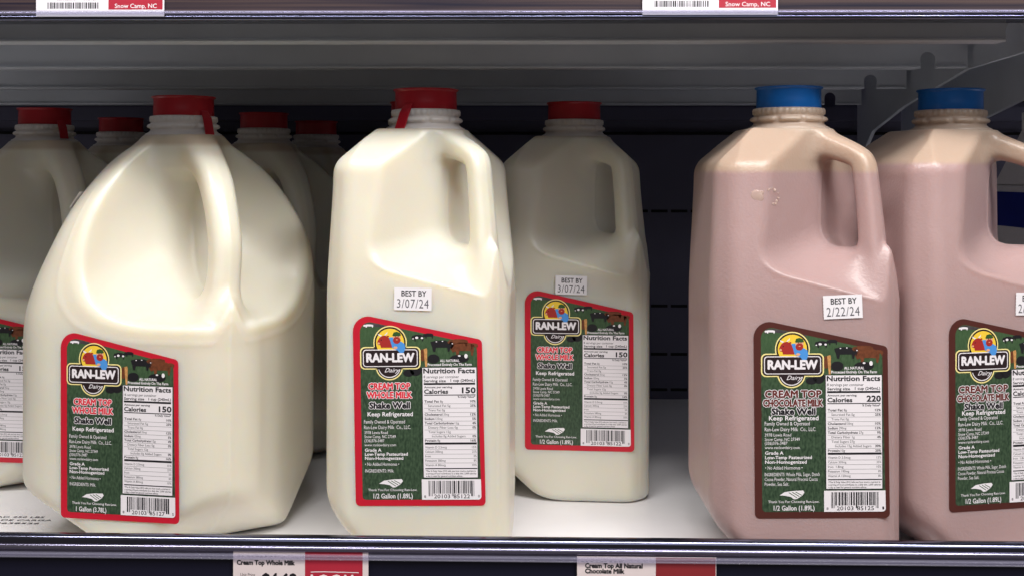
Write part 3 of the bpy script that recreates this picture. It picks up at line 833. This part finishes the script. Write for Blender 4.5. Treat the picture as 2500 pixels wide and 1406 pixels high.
pull_tab(child(half[0], 'cap'), 'cap_red', -26, -0.22)
FY = -A_H - 0.0006
date_sticker(half[0], '3/07/24', -0.0010, FY, 0.1445, 1)
date_sticker(half[1], '3/07/24', 0.0005, FY - 0.0006, 0.1405, 1)
date_sticker(choc[0], '2/22/24', 0.0165, FY, 0.1432, -2.5)
date_sticker(choc[1], '2/29/24', 0.0165, FY, 0.1425, 1.5)

# sticker seen edge-on, wrapped on the left shoulder of the front gallon jug
i = int(np.argmin(((GV - np.array([-0.0560, -0.034, 0.200])) ** 2).sum(1)))
P0 = GV[i]; e = 1e-4
def ggrad(p): return Vector([float(sdf_gallon(*[np.array([q]) for q in (p + d)])[0] - sdf_gallon(*[np.array([q]) for q in (p - d)])[0]) for d in np.eye(3) * e]).normalized()
nrm = ggrad(P0); tan = Vector((0, 0, 1)).cross(nrm).normalized(); upv = nrm.cross(tan)
st = Print(0, 0, 0.001, 0.00005); st.rect(-9, -5.5, 9, 5.5, 'paper', 0); so = st.build('date_sticker', gal[0])
st2 = Print(0, 0, 0.001, 0.00005); st2.text('BEST BY', -6, 6, -4, -1, 'black', 1, bold=0.018); so2 = st2.build('date_print', so)
so.matrix_local = Matrix((( tan.x, -nrm.x, upv.x, P0[0] + nrm.x * .0006), (tan.y, -nrm.y, upv.y, P0[1] + nrm.y * .0006), (tan.z, -nrm.z, upv.z, P0[2] + nrm.z * .0006), (0, 0, 0, 1)))
# froth bubbles clinging inside the wall of the chocolate jug
M['froth'] = mat('froth_cream', (0.62, 0.47, 0.40), 0.16)
M['froth'].node_tree.nodes['Principled BSDF'].inputs['Alpha'].default_value = 0.5
fr = MB(); rnd = random.Random(11)
def blob(c, r, flat=0.55, n=10):
    V = []; F = []
    for i_ in range(n // 2 + 1):
        for j_ in range(n):
            a_ = math.pi * i_ / (n // 2); t_ = 2 * math.pi * j_ / n
            V.append((c[0] + r * math.sin(a_) * math.cos(t_), c[1] + flat * r * math.sin(a_) * math.sin(t_), c[2] + r * math.cos(a_)))
    for i_ in range(n // 2):
        for j_ in range(n):
            k_ = (j_ + 1) % n; F.append((i_*n + j_, i_*n + k_, (i_+1)*n + k_, (i_+1)*n + j_))
    fr.mesh(V, F, 'froth', True)
def face_y(x, z):
    """y of the chocolate jug's front surface at local x, z"""
    sel = HV[(np.abs(HV[:, 0] - x) < .0012) & (np.abs(HV[:, 2] - z) < .0012)]
    return float(sel[:, 1].min()) if len(sel) else -A_H
for k in range(9):
    t_ = R(-80 + k * 27 + rnd.uniform(-9, 9)); rr = 0.0050 + rnd.gauss(0, .0007)
    x_, z_ = -0.0185 + rr * math.cos(t_) * .75, 0.2000 + rr * math.sin(t_)
    r_ = rnd.uniform(.0004, .0009); blob((x_, face_y(x_, z_) + r_ * .1, z_), r_, .3, 12)
for x_, z_, r_ in ((-0.0275, .2008, .0031), (-0.0258, .1998, .0022), (-0.0248, .2022, .0013)): blob((x_, face_y(x_, z_) + .0002, z_), r_, .20, 24)
fr.build('froth', choc[0])
# ------------------------------------------------------------------ carton seen through the handle of the right-hand jug
M['cartonwhite'] = mat('carton_white', (0.70, 0.68, 0.72), 0.4, noise=0.03)
M['cartonblue'] = mat('carton_blue', (0.008, 0.018, 0.22), 0.4)
ct = empty('milk_carton', (0.374, 0.185, 0), R(2))
tag(ct, 'white carton with a blue band glimpsed through the handle of the chocolate jug', 'carton')
b = MB(); w = 0.047
b.box((-w, -w, 0), (w, w, 0.205), 'cartonwhite'); b.build('body', ct, bevel=0.002)
b = MB(); b.extrude_x([(-w, 0.2052), (w, 0.2052), (0.002, 0.242), (0.002, 0.254), (-0.002, 0.254), (-0.002, 0.242)], -w, w, 'cartonwhite'); b.build('gable_top', ct)
b = MB(); b.box((-w - .0005, -w - .0006, 0.176), (w + .0005, w, 0.2), 'cartonblue'); b.build('printed_band', ct)
b = MB(); b.box((-w + .004, -w - .0006, 0.02), (w - .004, -w - .0001, 0.163), 'cartonblue'); b.build('printed_panel', ct)

# ------------------------------------------------------------------ price tags in the rails
def price_tag(loc, label, build):
    root = empty('price_tag', loc)
    tag(root, label, 'price tag', 'price tags in the shelf rails')
    build(root)
    return root
def lower_tag(w, wr, lines, local, mr):
    def f(root):
        p = Print(0, 0, 0.001, 0.00005); p.rect(0, 0, w, 30, 'tagpaper', 0); p.build('card', root)
        q = Print(0, 0, 0.001, 0.00005); q.rect(w - wr, 0.4, w - (3.0 if local else 0.3), 30, mr, 1)
        q.shape([(w - wr + 3, 10.5), (w - wr + 10, 10.3), (w - 5, 10.6), (w - 5, 11.0), (w - wr + 10, 10.7), (w - wr + 3, 10.9)], 'white', 2)
        if local: q.text('LOCAL', w - wr + 3.2, w - 5.6, 12.2, 17.2, 'white', 2, bold=0.03)
        q.build('colour_block', root)
        t = Print(0, 0, 0.001, 0.00005)
        for i in range(9): t.rect(2.2 + i * 2.4, 2.55, 2.2 + i * 2.4 + random.uniform(1, 2.1), 2.8, 'black', 1)
        for s, x0, x1, y0, y1, bd in lines: t.text(s, x0, x1, y0, y1, 'black', 1, bold=bd)
        t.build('print', root)
    return f
KP = 4650 / 1000.0   # photo units per millimetre at the rail
price_tag((-0.1597, FR - 0.0022, 0.0164), 'white and red price tag for whole milk under the front milk jugs',
          lower_tag(70.5, 33, [('Cream Top Whole Milk', 2.0, 32.0, 4.9, 7.2, 0.05), ('Unit Price', 3.8, 11.4, 11.6, 13.2, 0.0), ('$4.69', 15.2, 33.0, 11.8, 17.5, 0.04)], True, 'tagred'))
price_tag((0.0188, FR - 0.0022, 0.0152), 'white and maroon price tag for chocolate milk left of the chocolate jugs',
          lower_tag(71.5, 31, [('Cream Top All Natural', 4.2, 33.6, 3.6, 5.9, 0.05), ('Chocolate Milk', 4.2, 24.2, 6.4, 8.7, 0.05)], False, 'tagmaroon'))
def upper_tag(w, code, date, seed):
    def f(root):
        H = 30
        p = Print(0, 0, 0.001, 0.00005); p.rect(0, -H, w, 0, 'tagwhite', 0); p.build('card', root)
        q = Print(0, 0, 0.001, 0.00005); q.rect(w * .565, -H, w - .9, -3.6, 'tagred', 1)
        q.text('Snow Camp, NC', w * .565 + 3.4, w - 4.0, -6.6, -4.4, 'white', 2, bold=0.012); q.build('colour_block', root)
        t = Print(0, 0, 0.001, 0.00005); rnd = random.Random(seed)
        t.text(code, w * .165, w * .32, -9.9, -8.5, 'black', 1); t.text(date, w * .37, w * .47, -9.9, -8.5, 'black', 1)
        x = w * .09
        while x < w * .485:
            d = rnd.choice((.22, .3, .5, .7)); t.rect(x, -7.3, x + d, -4.1, 'black', 1); x += d + rnd.choice((.25, .3, .6))
        t.build('print', root)
    return f
price_tag((-0.2640, FR - 0.0014, 0.2936), 'white and red price tag dated 08/24/23 in the overhead rail at left', upper_tag(67.5, '82010385131', '08/24/23', 4))
price_tag((0.0520, FR - 0.0014, 0.2940), 'white and red price tag dated 06/19/23 in the overhead rail at right', upper_tag(69.5, '82010385130', '06/19/23', 8))

# stencilled load notice on the shelf deck
s = Print(0, 0, 0.001, 0.00005)
def deck_text(t, x1, y, w):
    v, f = glyphs(t, 0.015, 0.0)
    k = w / (v[:, 0].max() - v[:, 0].min())
    s.mesh([(x1 - w + (a - v[:, 0].min()) * k, y + b_ * 0.0042, 0.0002) for a, b_ in v], f, 'ink')
deck_text('MAX LOAD 250 LBS', -0.3060, 0.0915, 0.052); deck_text('MAXIMA DE CARGA', -0.2985, 0.0850, 0.058); deck_text('250 LBS    0638526', -0.3035, 0.0785, 0.062)
s.build('load_notice', low)
